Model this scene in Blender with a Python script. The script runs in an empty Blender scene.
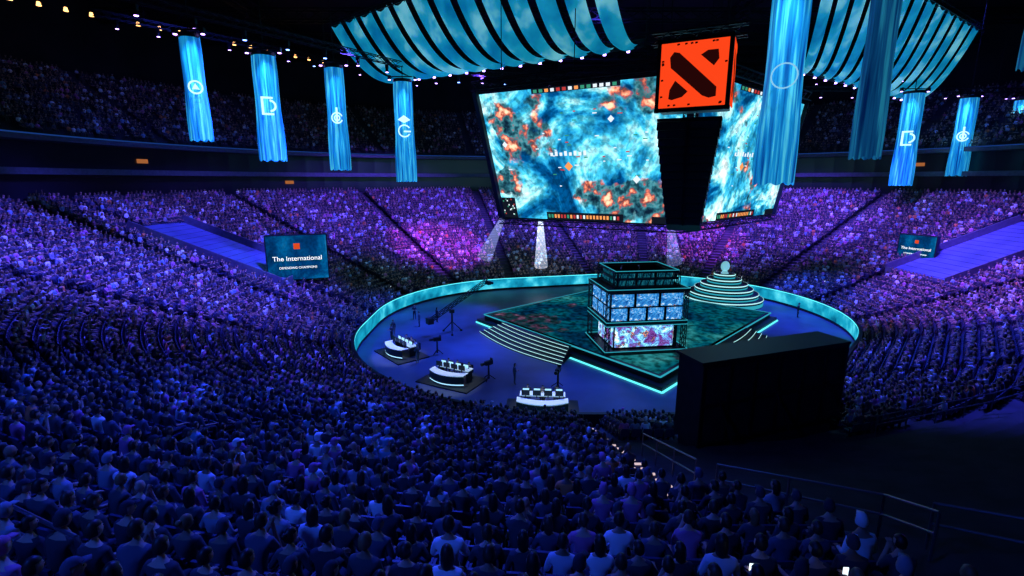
import bpy, bmesh, math, random
import numpy as np
from mathutils import Vector, Matrix
random.seed(7)
SC=bpy.context.scene
ROOT=SC.collection
try:
    SC.view_settings.view_transform='Standard'
    SC.view_settings.look='None'
except Exception as e: print(e)

# ------------------------------------------------------------ materials
def newmat(name):
    m=bpy.data.materials.new(name); m.use_nodes=True
    nt=m.node_tree
    for n in list(nt.nodes): nt.nodes.remove(n)
    out=nt.nodes.new('ShaderNodeOutputMaterial')
    return m,nt,out
def pbr(name,col,rough=.6,metal=0,emit=None,es=0,noise=0,nscale=3):
    m,nt,out=newmat(name)
    b=nt.nodes.new('ShaderNodeBsdfPrincipled')
    b.inputs['Base Color'].default_value=(*col,1)
    b.inputs['Roughness'].default_value=rough
    b.inputs['Metallic'].default_value=metal
    if emit:
        b.inputs['Emission Color'].default_value=(*emit,1)
        b.inputs['Emission Strength'].default_value=es
    if noise:
        tc=nt.nodes.new('ShaderNodeTexCoord'); n=nt.nodes.new('ShaderNodeTexNoise')
        n.inputs['Scale'].default_value=nscale; n.inputs['Detail'].default_value=4
        r=nt.nodes.new('ShaderNodeValToRGB')
        r.color_ramp.elements[0].position=.3; r.color_ramp.elements[1].position=.7
        r.color_ramp.elements[0].color=(*[c*(1-noise) for c in col],1)
        r.color_ramp.elements[1].color=(*[min(1,c*(1+noise)) for c in col],1)
        nt.links.new(tc.outputs['Object'],n.inputs['Vector'])
        nt.links.new(n.outputs['Fac'],r.inputs['Fac'])
        nt.links.new(r.outputs['Color'],b.inputs['Base Color'])
    nt.links.new(b.outputs[0],out.inputs[0])
    return m
def emis(name,col,s):
    m,nt,out=newmat(name)
    e=nt.nodes.new('ShaderNodeEmission')
    e.inputs[0].default_value=(*col,1); e.inputs[1].default_value=s
    nt.links.new(e.outputs[0],out.inputs[0]); return m
def ramp(nt,stops,mode='LINEAR'):
    r=nt.nodes.new('ShaderNodeValToRGB'); cr=r.color_ramp; cr.interpolation=mode
    while len(cr.elements)<len(stops): cr.elements.new(.5)
    for e,(p,c) in zip(cr.elements,stops):
        e.position=p; e.color=(*c,1)
    return r
def randcol(name,stops,rough=.8):
    m,nt,out=newmat(name)
    oi=nt.nodes.new('ShaderNodeObjectInfo')
    r=ramp(nt,stops,'CONSTANT')
    b=nt.nodes.new('ShaderNodeBsdfPrincipled'); b.inputs['Roughness'].default_value=rough
    nt.links.new(oi.outputs['Random'],r.inputs['Fac'])
    nt.links.new(r.outputs['Color'],b.inputs['Base Color'])
    nt.links.new(b.outputs[0],out.inputs[0]); return m
def game_mat(name,strength,seed,sc=3.0,stops=None,aspect=1.7,rock=.56,speck=(.35,1.25),rocks=None,rsc=9):
    """procedural picture for an LED screen: water / snow flow + patches of rocky terrain"""
    m,nt,out=newmat(name)
    tc=nt.nodes.new('ShaderNodeTexCoord'); mp=nt.nodes.new('ShaderNodeMapping')
    mp.inputs['Location'].default_value=(seed*3.1,seed*1.7,seed)
    mp.inputs['Scale'].default_value=(aspect,1,1)
    nt.links.new(tc.outputs['UV'],mp.inputs[0])
    n1=nt.nodes.new('ShaderNodeTexNoise'); n1.inputs['Scale'].default_value=sc
    n1.inputs['Detail'].default_value=7; n1.inputs['Roughness'].default_value=.60; n1.inputs['Distortion'].default_value=1.1
    nt.links.new(mp.outputs[0],n1.inputs['Vector'])
    stops=stops or [(.30,(.0,.02,.06)),(.40,(.0,.09,.22)),(.48,(.01,.26,.46)),(.55,(.10,.55,.66)),(.62,(.42,.86,.90)),(.72,(.85,1,1))]
    r=ramp(nt,stops); nt.links.new(n1.outputs['Fac'],r.inputs['Fac'])
    n2=nt.nodes.new('ShaderNodeTexNoise'); n2.inputs['Scale'].default_value=sc*1.4; n2.inputs['Detail'].default_value=6
    mp2=nt.nodes.new('ShaderNodeMapping'); mp2.inputs['Location'].default_value=(seed+11,5,2); mp2.inputs['Scale'].default_value=(aspect,1,1)
    nt.links.new(tc.outputs['UV'],mp2.inputs[0]); nt.links.new(mp2.outputs[0],n2.inputs['Vector'])
    r2=ramp(nt,[(rock,(0,0,0)),(rock+.03,(1,1,1))]); nt.links.new(n2.outputs['Fac'],r2.inputs['Fac'])
    n3=nt.nodes.new('ShaderNodeTexNoise'); n3.inputs['Scale'].default_value=sc*rsc; n3.inputs['Detail'].default_value=6
    nt.links.new(mp.outputs[0],n3.inputs['Vector'])
    rocks=rocks or [(.30,(.01,.03,.06)),(.44,(.02,.10,.16)),(.52,(.12,.05,.08)),(.58,(.45,.10,.08)),(.66,(.95,.45,.30))]
    r3=ramp(nt,rocks); nt.links.new(n3.outputs['Fac'],r3.inputs['Fac'])
    mx=nt.nodes.new('ShaderNodeMixRGB'); nt.links.new(r2.outputs[0],mx.inputs[0]); nt.links.new(r.outputs[0],mx.inputs[1]); nt.links.new(r3.outputs[0],mx.inputs[2])
    n4=nt.nodes.new('ShaderNodeTexNoise'); n4.inputs['Scale'].default_value=sc*14; n4.inputs['Detail'].default_value=2
    nt.links.new(mp.outputs[0],n4.inputs['Vector'])
    r4=ramp(nt,[(.38,(speck[0],)*3),(.60,(speck[1],)*3)]); nt.links.new(n4.outputs['Fac'],r4.inputs['Fac'])
    mm=nt.nodes.new('ShaderNodeMixRGB'); mm.blend_type='MULTIPLY'; mm.inputs[0].default_value=1
    nt.links.new(mx.outputs[0],mm.inputs[1]); nt.links.new(r4.outputs[0],mm.inputs[2])
    e=nt.nodes.new('ShaderNodeEmission'); e.inputs[1].default_value=strength
    nt.links.new(mm.outputs[0],e.inputs[0]); nt.links.new(e.outputs[0],out.inputs[0]); return m

BLACK=pbr('black_metal',(.012,.013,.018),.45,.3)
DARK=pbr('dark_steel',(.03,.03,.04),.5,.6)
CONC=pbr('bowl_concrete',(.05,.05,.065),.85,0,noise=.35,nscale=.8)
CONC2=pbr('deck_concrete',(.04,.04,.06),.85,0,noise=.3,nscale=.5)
FASC=pbr('fascia_paint',(.12,.13,.18),.5,0,noise=.2)
CEIL=pbr('ceiling_paint',(.015,.015,.022),.9,0,noise=.4,nscale=.2)
FLOOR=pbr('arena_floor_paint',(.06,.08,.15),.45,0,noise=.6,nscale=.15)
LAMPV=emis('lamp_violet',(.45,.25,1),9)
LAMPB=emis('lamp_blue',(.15,.3,1),9)
AMBER=emis('lamp_amber',(1,.45,.14),4)
CYAN=emis('led_cyan',(.10,.75,.85),1.6)
CYAND=emis('led_cyan_dim',(.03,.42,.55),.9)
LEDGE=emis('ledge_glow_blue',(.01,.05,.25),.7)  # thin strip of the balcony lip that emits a dim blue
ICE=emis('led_ice',(.45,.90,.95),1.2)
RAILM=pbr('rail_steel',(.22,.23,.27),.35,.8)

# ------------------------------------------------------------ mesh helper
class M:
    def __init__(s): s.v=[]; s.f=[]; s.m=[]
    def add(s,vs,fs,mi=0):
        o=len(s.v); s.v+= [tuple(v) for v in vs]
        for f in fs: s.f.append(tuple(i+o for i in f)); s.m.append(mi)
    def box(s,c,sz,rot=0,mi=0):
        cx,cy,cz=c; a,b,h=sz[0]/2,sz[1]/2,sz[2]/2; ca,sa=math.cos(rot),math.sin(rot)
        vs=[]
        for z in(-h,h):
            for x,y in((-a,-b),(a,-b),(a,b),(-a,b)):
                vs.append((cx+x*ca-y*sa,cy+x*sa+y*ca,cz+z))
        s.add(vs,[(3,2,1,0),(4,5,6,7),(0,1,5,4),(1,2,6,5),(2,3,7,6),(3,0,4,7)],mi)
    def beam(s,p,q,w,h=None,mi=0):
        h=h or w; p=Vector(p);q=Vector(q); d=(q-p)
        if d.length<1e-6:return
        d.normalize(); up=Vector((0,0,1)) if abs(d.z)<.95 else Vector((1,0,0))
        r=d.cross(up).normalized(); u=r.cross(d)
        vs=[]
        for P in(p,q):
            for a,b in((-1,-1),(1,-1),(1,1),(-1,1)): vs.append(P+r*a*w/2+u*b*h/2)
        s.add(vs,[(3,2,1,0),(4,5,6,7),(0,1,5,4),(1,2,6,5),(2,3,7,6),(3,0,4,7)],mi)
    def cyl(s,p,q,r1,r2=None,n=12,mi=0,cap=True):
        r2=r1 if r2 is None else r2
        p=Vector(p);q=Vector(q);d=(q-p).normalized(); up=Vector((0,0,1)) if abs(d.z)<.95 else Vector((1,0,0))
        r=d.cross(up).normalized(); u=r.cross(d); vs=[]
        for P,R in((p,r1),(q,r2)):
            for i in range(n):
                a=2*math.pi*i/n; vs.append(P+r*math.cos(a)*R+u*math.sin(a)*R)
        fs=[(i,(i+1)%n,n+(i+1)%n,n+i) for i in range(n)]
        if cap: fs+= [tuple(range(n))[::-1],tuple(range(n,2*n))]
        s.add(vs,fs,mi)
    def lathe(s,c,prof,n=32,mi=0,sx=1,sy=1):
        vs=[];cx,cy,cz=c
        for r,z in prof:
            for i in range(n):
                a=2*math.pi*i/n; vs.append((cx+r*sx*math.cos(a),cy+r*sy*math.sin(a),cz+z))
        fs=[]
        for j in range(len(prof)-1):
            for i in range(n):
                fs.append((j*n+i,j*n+(i+1)%n,(j+1)*n+(i+1)%n,(j+1)*n+i))
        s.add(vs,fs,mi)
    def truss(s,p,q,w=.5,mi=0,t=.07):
        p=Vector(p);q=Vector(q);d=q-p;L=d.length;d.normalize()
        up=Vector((0,0,1)) if abs(d.z)<.95 else Vector((1,0,0)); r=d.cross(up).normalized();u=r.cross(d)
        cs=[(-1,-1),(1,-1),(1,1),(-1,1)]
        off=[r*a*w/2+u*b*w/2 for a,b in cs]
        for o in off: s.beam(p+o,q+o,t,mi=mi)
        n=max(2,int(L/(w*1.6)))
        for i in range(n):
            a=p+d*(L*i/n);b=p+d*(L*(i+1)/n)
            for k in range(4):
                o1=off[k];o2=off[(k+1)%4]
                s.beam(a+o1,b+o2,t*.6,mi=mi)
    def obj(s,name,mats,parent=None,smooth=False,loc=None,rotz=0):
        me=bpy.data.meshes.new(name); me.from_pydata(s.v,[],s.f)
        for m in (mats if isinstance(mats,(list,tuple)) else [mats]): me.materials.append(m)
        me.polygons.foreach_set('material_index',s.m)
        if smooth: me.polygons.foreach_set('use_smooth',[True]*len(s.f))
        me.update()
        o=bpy.data.objects.new(name,me); ROOT.objects.link(o)
        if parent: o.parent=parent
        if loc: o.location=loc
        o.rotation_euler[2]=rotz
        return o
def empty(name,loc=(0,0,0),rotz=0):
    e=bpy.data.objects.new(name,None); ROOT.objects.link(e); e.location=loc; e.rotation_euler[2]=rotz; e.empty_display_size=.5
    return e
def panel(name,BL,BR,TR,TL,mat,parent=None,thick=.35,frame=.25,backmat=None):
    BL,BR,TR,TL=[Vector(p) for p in(BL,BR,TR,TL)]
    n=(BR-BL).cross(TL-BL).normalized()
    me=bpy.data.meshes.new(name)
    me.from_pydata([BL,BR,TR,TL],[],[(0,1,2,3)])
    uv=me.uv_layers.new(name='UVMap')
    for i,c in enumerate([(0,0),(1,0),(1,1),(0,1)]): uv.data[i].uv=c
    me.materials.append(mat)
    o=bpy.data.objects.new(name,me); ROOT.objects.link(o); o.parent=parent
    c=(BL+BR+TR+TL)/4
    def ex(p): return p+(p-c).normalized()*frame
    m=M(); f=[ex(p)-n*.05 for p in(BL,BR,TR,TL)]; b=[p-n*thick for p in f]
    m.add(f+b,[(0,1,2,3),(7,6,5,4),(1,0,4,5),(2,1,5,6),(3,2,6,7),(0,3,7,4)])
    m.obj(name+'_cabinet',backmat or BLACK,parent)
    return o,n
def overlay(m,BL,BR,TR,TL,n,u0,v0,u1,v1,mi=0,off=.04):
    BL,BR,TR,TL=[Vector(p) for p in(BL,BR,TR,TL)]
    def P(u,v): return (BL*(1-u)+BR*u)*(1-v)+(TL*(1-u)+TR*u)*v+n*off
    m.add([P(u0,v0),P(u1,v0),P(u1,v1),P(u0,v1)],[(0,1,2,3)],mi)

# ------------------------------------------------------------ bowl contour: core polygon + radius
CORE=[(4.6,48.7),(9.5,48.7),(17.0,57.0),(4.6,54.0)]
RR=20.0; CX,CY=10.0,53.0; YN=28.7
DT=.85; DZ=.333; SL=DZ/DT; Z0=1.0; NROW=38
def sdist(x,y):
    ins=True; best=1e9; n=len(CORE)
    for k in range(n):
        ax,ay=CORE[k]; bx_,by_=CORE[(k+1)%n]; ex,ey=bx_-ax,by_-ay
        if ex*(y-ay)-ey*(x-ax)<0: ins=False
        t=max(0,min(1,((x-ax)*ex+(y-ay)*ey)/(ex*ex+ey*ey)))
        best=min(best,math.hypot(x-ax-ex*t,y-ay-ey*t))
    return (-best if ins else best)-RR
ARCS=[]
for k in range(len(CORE)):
    p0=CORE[k-1];p1=CORE[k];p2=CORE[(k+1)%len(CORE)]
    a0=math.atan2(-(p1[0]-p0[0]),p1[1]-p0[1]); a1=math.atan2(-(p2[0]-p1[0]),p2[1]-p1[1])
    while a1<a0: a1+=2*math.pi
    ARCS.append((p1,a0,a1))
CP=[]
for (c,a0,a1) in ARCS:
    n=max(4,int((a1-a0)/math.radians(3.2)))
    for i in range(n+1):
        a=a0+(a1-a0)*i/n; CP.append((c[0],c[1],math.cos(a),math.sin(a)))
def ring_profile(prof,name,mats,mis=None):
    n=len(CP); m=M(); vs=[]
    for d,z in prof:
        for (cx,cy,ca,sa) in CP: vs.append((cx+(RR+d)*ca,cy+(RR+d)*sa,z))
    m.v+=vs
    for j in range(len(prof)-1):
        for i in range(n):
            k=(i+1)%n
            m.f.append((j*n+i,j*n+k,(j+1)*n+k,(j+1)*n+i)); m.m.append(mis[j] if mis else 0)
    return m.obj(name,mats)
prof=[(0,0),(0,Z0)]
for i in range(NROW):
    z=Z0+i*DZ
    prof+= [(i*DT,z),((i+1)*DT,z),((i+1)*DT,z+DZ)]
DTOP=NROW*DT; ZTOP=Z0+NROW*DZ
prof+= [(DTOP+5.3,ZTOP)]
ring_profile(prof,'seating_bowl',[CONC])
SUITE=pbr('suite_glass_dark',(.02,.022,.035),.25)
ring_profile([(DTOP+5.4,ZTOP),(DTOP+5.4,16.6),(DTOP+3.2,16.6),(DTOP+3.2,17.3),(DTOP+3.4,17.3),(DTOP+5.4,17.3),(DTOP+5.4,20.2),(DTOP+2.9,20.2),(DTOP+2.9,20.75),(DTOP+2.9,20.9),(DTOP+3.3,20.9)],
   'balcony_suites',[SUITE,FASC,LEDGE],[0,1,1,1,1,0,1,1,2,1])
NU=22;UDT=.9;UDZ=.5;UZ0=20.9;UD0=DTOP+3.4
prof=[]
for i in range(NU): prof+=[(UD0+i*UDT,UZ0+i*UDZ),(UD0+(i+1)*UDT,UZ0+i*UDZ)]
UDT_END=UD0+NU*UDT
prof+=[(UDT_END,UZ0+NU*UDZ),(UDT_END+3,UZ0+NU*UDZ)]
ring_profile(prof,'upper_deck',[CONC2])
ring_profile([(UDT_END+3.1,UZ0+NU*UDZ-.5),(UDT_END+3.1,44)],'wall_outer',[CEIL])
m=M(); m.box((CX,CY,44.3),(260,240,.4)); m.obj('ceiling',CEIL)
m=M(); m.box((CX,CY,-.1),(190,180,.2)); m.obj('floor',FLOOR)
m,nt,out=newmat('led_ribbon')
tc=nt.nodes.new('ShaderNodeTexCoord'); n=nt.nodes.new('ShaderNodeTexNoise'); n.inputs['Scale'].default_value=.45; n.inputs['Detail'].default_value=6
r=ramp(nt,[(.3,(.0,.10,.22)),(.5,(.01,.40,.62)),(.62,(.08,.72,.92)),(.8,(.4,1,1))]); e=nt.nodes.new('ShaderNodeEmission'); e.inputs[1].default_value=1.0
nt.links.new(tc.outputs['Object'],n.inputs['Vector']);nt.links.new(n.outputs['Fac'],r.inputs['Fac']);nt.links.new(r.outputs[0],e.inputs[0]);nt.links.new(e.outputs[0],out.inputs[0])
RIB=m
ring_profile([(-.05,0),(-.35,0),(-.35,.30),(-.35,1.65),(-.35,1.75),(-.05,1.75),(-.05,.05)],'dasher_boards',[BLACK,RIB,CYAN],[0,0,1,2,0,0])

# ------------------------------------------------------------ people
SKIN=randcol('skin_tones',[(0,(.55,.33,.24)),(.3,(.42,.25,.17)),(.55,(.62,.40,.30)),(.8,(.25,.14,.09))],.6)
SHIRT=randcol('shirt_cloth',[(0,(.03,.03,.05)),(.16,(.30,.32,.40)),(.22,(.05,.06,.08)),(.38,(.9,.95,1)),(.43,(.10,.10,.16)),(.54,(.04,.04,.05)),(.62,(.55,.18,.40)),(.67,(.25,.45,.6)),(.72,(.05,.05,.07)),(.89,(.65,.68,.8)),(.925,(.07,.07,.09)),(.985,(.9,.28,.1))],.85)
PANT=randcol('trouser_cloth',[(0,(.03,.035,.06)),(.4,(.06,.07,.12)),(.7,(.02,.02,.03)),(.9,(.15,.14,.12))],.85)
HAIR=randcol('hair',[(0,(.015,.012,.01)),(.45,(.05,.03,.02)),(.75,(.02,.015,.012)),(.92,(.25,.15,.07))],.5)
EYE=pbr('eye_dark',(.01,.01,.012),.2)
PHONE=emis('phone_screen',(.75,.9,1),1.6)
def skin_body(V,E):
    me=bpy.data.meshes.new('sk'); me.from_pydata([v[:3] for v in V],E,[]); me.update()
    o=bpy.data.objects.new('sk',me); ROOT.objects.link(o)
    o.modifiers.new('s','SKIN')
    sl=me.skin_vertices[0].data if len(me.skin_vertices) else None
    if sl is None:
        bm=bmesh.new(); bm.from_mesh(me); bm.verts.layers.skin.verify(); bm.to_mesh(me); bm.free()
        sl=me.skin_vertices[0].data
    for i,v in enumerate(V):
        sl[i].radius=(v[3],v[3]); sl[i].use_root=(i==0)
    ss=o.modifiers.new('ss','SUBSURF'); ss.levels=1; ss.render_levels=1
    dg=bpy.context.evaluated_depsgraph_get(); dg.update()
    r=bpy.data.meshes.new_from_object(o.evaluated_get(dg))
    bpy.data.objects.remove(o)
    return r
def hand(V,E,wi,side,d):
    w=Vector(V[wi][:3]); d=Vector(d).normalized(); lat=Vector((1,0,0)) if abs(d.x)<.8 else Vector((0,0,1))
    dn=Vector((0,0,-1)) if abs(d.z)<.8 else Vector((0,1,0))
    p=w+d*.075; V.append((*p,.036)); pi=len(V)-1; E.append((wi,pi))
    for k,(off,L) in enumerate([(-.030,.062),(-.010,.075),(.010,.070),(.030,.055)]):
        a=p+d*.035+lat*off; b=a+d*L*.55+dn*.008; c=b+d*L*.4+dn*.025
        i=len(V); V.extend([(*a,.011),(*b,.010),(*c,.008)]); E.extend([(pi,i),(i,i+1),(i+1,i+2)])
    a=p-d*.02+lat*(-side*.045)+dn*.005; b=a+d*.045-lat*side*.018
    i=len(V); V.extend([(*a,.014),(*b,.010)]); E.extend([(pi,i),(i,i+1)])
def make_person(name,arms='lap',lean=0,turn=0,hair='short',sleeve='short',stand=False,phone=False):
    V=[];E=[]
    ly=lean
    if not stand:
        T=[(0,0,.52,.145),(0,-.02+ly*.3,.68,.14),(0,-.01+ly*.65,.87,.155),(0,ly*.9,.99,.12),(0,.015+ly,1.085,.056),(0,.03+ly,1.16,.05)]
        zo=0
    else:
        T=[(0,0,.95,.14),(0,-.01,1.10,.135),(0,-.01+ly*.5,1.28,.155),(0,ly,1.41,.115),(0,.01+ly,1.50,.055),(0,.025+ly,1.575,.05)]
        zo=.42
    V+=T; E+=[(0,1),(1,2),(2,3),(3,4),(4,5)]
    hands=[]
    for s in(-1,1):
        if stand:
            i=len(V); V+=[(s*.09,0,.88,.095),(s*.10,.02,.50,.065),(s*.11,-.01,.10,.045),(s*.12,.13,.04,.042)]
            E+=[(0,i),(i,i+1),(i+1,i+2),(i+2,i+3)]
        else:
            w=.13+random.uniform(-.02,.04)
            i=len(V); V+=[(s*.09,.06,.50,.095),(s*w,.42,.52,.068),(s*w,.40,.10,.045),(s*w*1.1,.55,.045,.042)]
            E+=[(0,i),(i,i+1),(i+1,i+2),(i+2,i+3)]
        sy=ly*.9; sz=.99+zo
        i=len(V)
        a=arms
        if arms=='phone': a='phone' if s==1 else 'lap'
        if a=='lap': el=(s*.25,.02+sy*.5,.73+zo); wr=(s*.16,.27,.655+zo)
        elif a=='fold': el=(s*.26,.08+sy*.5,.74+zo); wr=(-s*.02,.25,.78+zo)
        elif a=='chin': el=(s*.18,.24+sy*.4,.72+zo); wr=(s*.05,.22+sy,1.0+zo)
        elif a=='up': el=(s*.33,.06+sy,1.2+zo); wr=(s*.30,.10+sy,1.46+zo)
        elif a=='phone': el=(s*.24,.12+sy,.78+zo); wr=(s*.10,.34+sy,.94+zo)
        elif a=='down': el=(s*.25,-.02,.72+zo); wr=(s*.26,.05,.47+zo)
        elif a=='rest': el=(s*.32,-.02+sy*.4,.76+zo); wr=(s*.34,.23,.72+zo)
        V+=[(s*.165,sy,sz,.078),(*el,.048),(*wr,.031)]; E+=[(3,i),(i,i+1),(i+1,i+2)]
        d=Vector(wr)-Vector(el)
        hands.append((wr,el)); hand(V,E,i+2,s,d)
    me=skin_body(V,E)
    for mt in (SKIN,SHIRT,PANT,HAIR,EYE,PHONE): me.materials.append(mt)
    bm=bmesh.new(); bm.from_mesh(me)
    nz=1.055+zo
    for f in bm.faces:
        f.smooth=True
        c=f.calc_center_median(); mi=1
        if c.z>nz and abs(c.x)<.11: mi=0
        else:
            leg=(c.z<.60 and not stand) or (stand and c.z<.98)
            if leg: mi=2
            for wr,el in hands:
                w=Vector(wr);e=Vector(el); ax=(w-e); t=(c-e).dot(ax)/ax.length_squared
                dist=(c-(e+ax*max(0,min(1.8,t)))).length
                lim=.95 if sleeve=='long' else .05
                if t>lim and dist<.075: mi=0
            if c.z<.085: mi=3
        f.material_index=mi
    hz=1.255+zo; hy=.045+ly; H=Vector((0,hy,hz)); R=Matrix.Rotation(turn,3,'Z')
    def put(fn,verts):
        for v in verts: v.co=H+R@fn(v.co)
    def setm(verts,mi):
        for v in verts:
            for f in v.link_faces: f.material_index=mi; f.smooth=True
    r=bmesh.ops.create_uvsphere(bm,u_segments=18,v_segments=14,radius=1)
    def hf(c):
        x,y,z=c; X=x*.076;Y=y*.094;Z=z*.118
        if z<0: X*=1-.28*(-z); Y=Y*(1-.10*(-z))+.012*(-z)
        if y>.75 and abs(x)<.28 and -.35<z<.12: Y+=.020*(1-abs(x)/.28)*(1 if z<-.05 else .5)
        if abs(x)>.93 and abs(z)<.3: X*=1.16
        if y>.7 and -.72<z<-.5 and abs(x)<.4: Y+=.005
        return Vector((X,Y,Z))
    put(hf,r['verts']); setm(r['verts'],0)
    for s in(-1,1):
        r=bmesh.ops.create_uvsphere(bm,u_segments=6,v_segments=4,radius=.011)
        put(lambda c,s=s: c+Vector((s*.030,.083,.008)),r['verts']); setm(r['verts'],4)
        r=bmesh.ops.create_uvsphere(bm,u_segments=8,v_segments=6,radius=1)
        put(lambda c,s=s: Vector((c.x*.010+s*.080,c.y*.020-.005,c.z*.032-.005)),r['verts']); setm(r['verts'],0)
    r=bmesh.ops.create_cube(bm,size=1)
    put(lambda c: Vector((c.x*.045,c.y*.01+.083,c.z*.007-.058)),r['verts']); setm(r['verts'],4)
    if hair!='bald':
        r=bmesh.ops.create_uvsphere(bm,u_segments=18,v_segments=14,radius=1)
        kill=[]; vs=r['verts']
        for v in vs:
            x,y,z=v.co
            if hair=='long': cut=(y>.25 and z<.45)
            else: cut=(y>.05 and z<.42) or z<-.45
            if cut: kill.append(v)
        def hh(c):
            x,y,z=c; k=1.13+.03*math.sin(9*x+5*z)
            X,Y,Z=x*.076*k,y*.094*k-.006,z*.118*1.12+.004
            if hair=='long' and z<0:
                Z=z*.30; X=x*.095; Y=-abs(Y)*.9-.02 if y<.3 else Y
                if abs(z)>.9: X=x*.3; 
            if hair=='cap': X*=1.04;Y*=1.04
            return Vector((X,Y,Z))
        put(hh,vs); setm(vs,1 if hair=='cap' else 3)
        bmesh.ops.delete(bm,geom=kill,context='VERTS')
        if hair=='cap':
            r=bmesh.ops.create_cube(bm,size=1)
            put(lambda c: Vector((c.x*.13*(1-.25*(c.y>0)),.12+c.y*.09,.055+c.z*.012)),r['verts']); setm(r['verts'],1)
        if hair=='bun':
            r=bmesh.ops.create_uvsphere(bm,u_segments=10,v_segments=8,radius=.045)
            put(lambda c: c+Vector((0,-.11,.06)),r['verts']); setm(r['verts'],3)
    if phone:
        r=bmesh.ops.create_cube(bm,size=1)
        wr=hands[1][0]; p=Vector(wr)+Vector((-.03,.05,.10))
        for v in r['verts']: v.co=Vector((v.co.x*.072,v.co.y*.010,v.co.z*.14))+p
        setm(r['verts'],5)
    bm.to_mesh(me); bm.free()
    me.name=name
    return me
variants=[dict(arms='lap'),dict(arms='fold',hair='long',turn=.3),dict(arms='lap',lean=.10,hair='cap'),dict(arms='chin',lean=.16,hair='short'),
 dict(arms='rest',hair='bun',turn=-.35),dict(arms='fold',sleeve='long',hair='short',turn=-.2),dict(arms='lap',hair='long',sleeve='long',turn=.1),
 dict(arms='rest',lean=-.04,hair='short',turn=.25),dict(arms='lap',lean=.05,hair='cap',sleeve='long',turn=-.5),dict(arms='up',hair='short'),
 dict(arms='phone',phone=True,lean=.03),dict(arms='chin',lean=.08,hair='bald')]
PC=bpy.data.collections.new('spectator_variants')
meshes=[]
for i,k in enumerate(variants):
    me=make_person('spectator_mesh_%02d'%i,**k); meshes.append(me)
    o=bpy.data.objects.new('spectator_%02d'%i,me); PC.objects.link(o)
STAND=make_person('crew_mesh',arms='down',stand=True,sleeve='long')
STAND2=make_person('crew_mesh_b',arms='fold',stand=True,hair='long')
SEATM=pbr('seat_plastic',(.03,.04,.09),.5)
m=M()
m.box((0,.03,.42),(.46,.42,.05)); m.box((0,.24,.405),(.44,.03,.06))
for j in range(5):
    z=.50+j*.085; y=-.20-.02*j
    m.box((0,y,z),(.46-.02*(j>3),.045,.09))
m.box((0,-.02,.2),(.06,.10,.40),mi=1); m.box((0,-.02,.02),(.2,.3,.03),mi=1)
for s in(-1,1): m.box((s*.255,.0,.60),(.04,.34,.035),mi=1); m.box((s*.255,-.14,.40),(.035,.05,.40),mi=1)
so=m.obj('seat_unit',[SEATM,DARK]); ROOT.objects.unlink(so)
SCn=bpy.data.collections.new('seat_variants'); SCn.objects.link(so)

def gn_instancer(name,pts,rots,idx,scl,coll):
    me=bpy.data.meshes.new(name); me.vertices.add(len(pts)); me.vertices.foreach_set('co',np.array(pts,dtype=np.float32).ravel())
    a=me.attributes.new('rot','FLOAT_VECTOR','POINT'); a.data.foreach_set('vector',np.array(rots,dtype=np.float32).ravel())
    a=me.attributes.new('idx','INT','POINT'); a.data.foreach_set('value',np.array(idx,dtype=np.int32))
    a=me.attributes.new('scl','FLOAT','POINT'); a.data.foreach_set('value',np.array(scl,dtype=np.float32))
    o=bpy.data.objects.new(name,me); ROOT.objects.link(o)
    ng=bpy.data.node_groups.new(name+'_nodes','GeometryNodeTree')
    ng.interface.new_socket('Geometry',in_out='INPUT',socket_type='NodeSocketGeometry')
    ng.interface.new_socket('Geometry',in_out='OUTPUT',socket_type='NodeSocketGeometry')
    N=ng.nodes; gi=N.new('NodeGroupInput'); go=N.new('NodeGroupOutput'); ip=N.new('GeometryNodeInstanceOnPoints')
    ci=N.new('GeometryNodeCollectionInfo'); ci.inputs['Collection'].default_value=coll
    ci.inputs['Separate Children'].default_value=True; ci.inputs['Reset Children'].default_value=True
    def na(t,nm):
        n=N.new('GeometryNodeInputNamedAttribute'); n.data_type=t; n.inputs['Name'].default_value=nm
        return [s for s in n.outputs if s.enabled and s.name=='Attribute'][0]
    er=N.new('FunctionNodeEulerToRotation')
    L=ng.links.new
    L(gi.outputs[0],ip.inputs['Points']); L(ci.outputs[0],ip.inputs['Instance']); ip.inputs['Pick Instance'].default_value=True
    L(na('INT','idx'),ip.inputs['Instance Index']); L(na('FLOAT_VECTOR','rot'),er.inputs[0]); L(er.outputs[0],ip.inputs['Rotation'])
    L(na('FLOAT','scl'),ip.inputs['Scale']); L(ip.outputs[0],go.inputs[0])
    md=o.modifiers.new('instances','NODES'); md.node_group=ng
    return o
def row_positions(d,sp,aisle=.65,sec=22.5):
    rho=RR+d; out=[]
    for k,(c,a0,a1) in enumerate(ARCS):
        ns=max(1,round(math.degrees(a1-a0)/sec)); secL=rho*(a1-a0)/ns
        for j in range(ns):
            n=int((secL-2*aisle)/sp)
            if n<1: continue
            st=(secL-(n-1)*sp)/2
            for i in range(n):
                a=a0+(j*secL+st+i*sp)/rho
                out.append((c[0]+rho*math.cos(a),c[1]+rho*math.sin(a),math.cos(a),math.sin(a)))
        nx,ny=math.cos(a1),math.sin(a1)
        c2=CORE[(k+1)%len(CORE)]; dx,dy=c2[0]-c[0],c2[1]-c[1]; LL=math.hypot(dx,dy); ux,uy=dx/LL,dy/LL
        n=int((LL-2*aisle)/sp); st=(LL-(n-1)*sp)/2
        for i in range(n):
            s=st+i*sp
            out.append((c[0]+rho*nx+ux*s,c[1]+rho*ny+uy*s,nx,ny))
    return out
TY=56.5; TW=4.4
BXC=(12.2,22.9); BXR=math.atan2(2.9,8.2); BW,BH,BD,BZ=8.7,3.95,1.6,4.15
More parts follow.
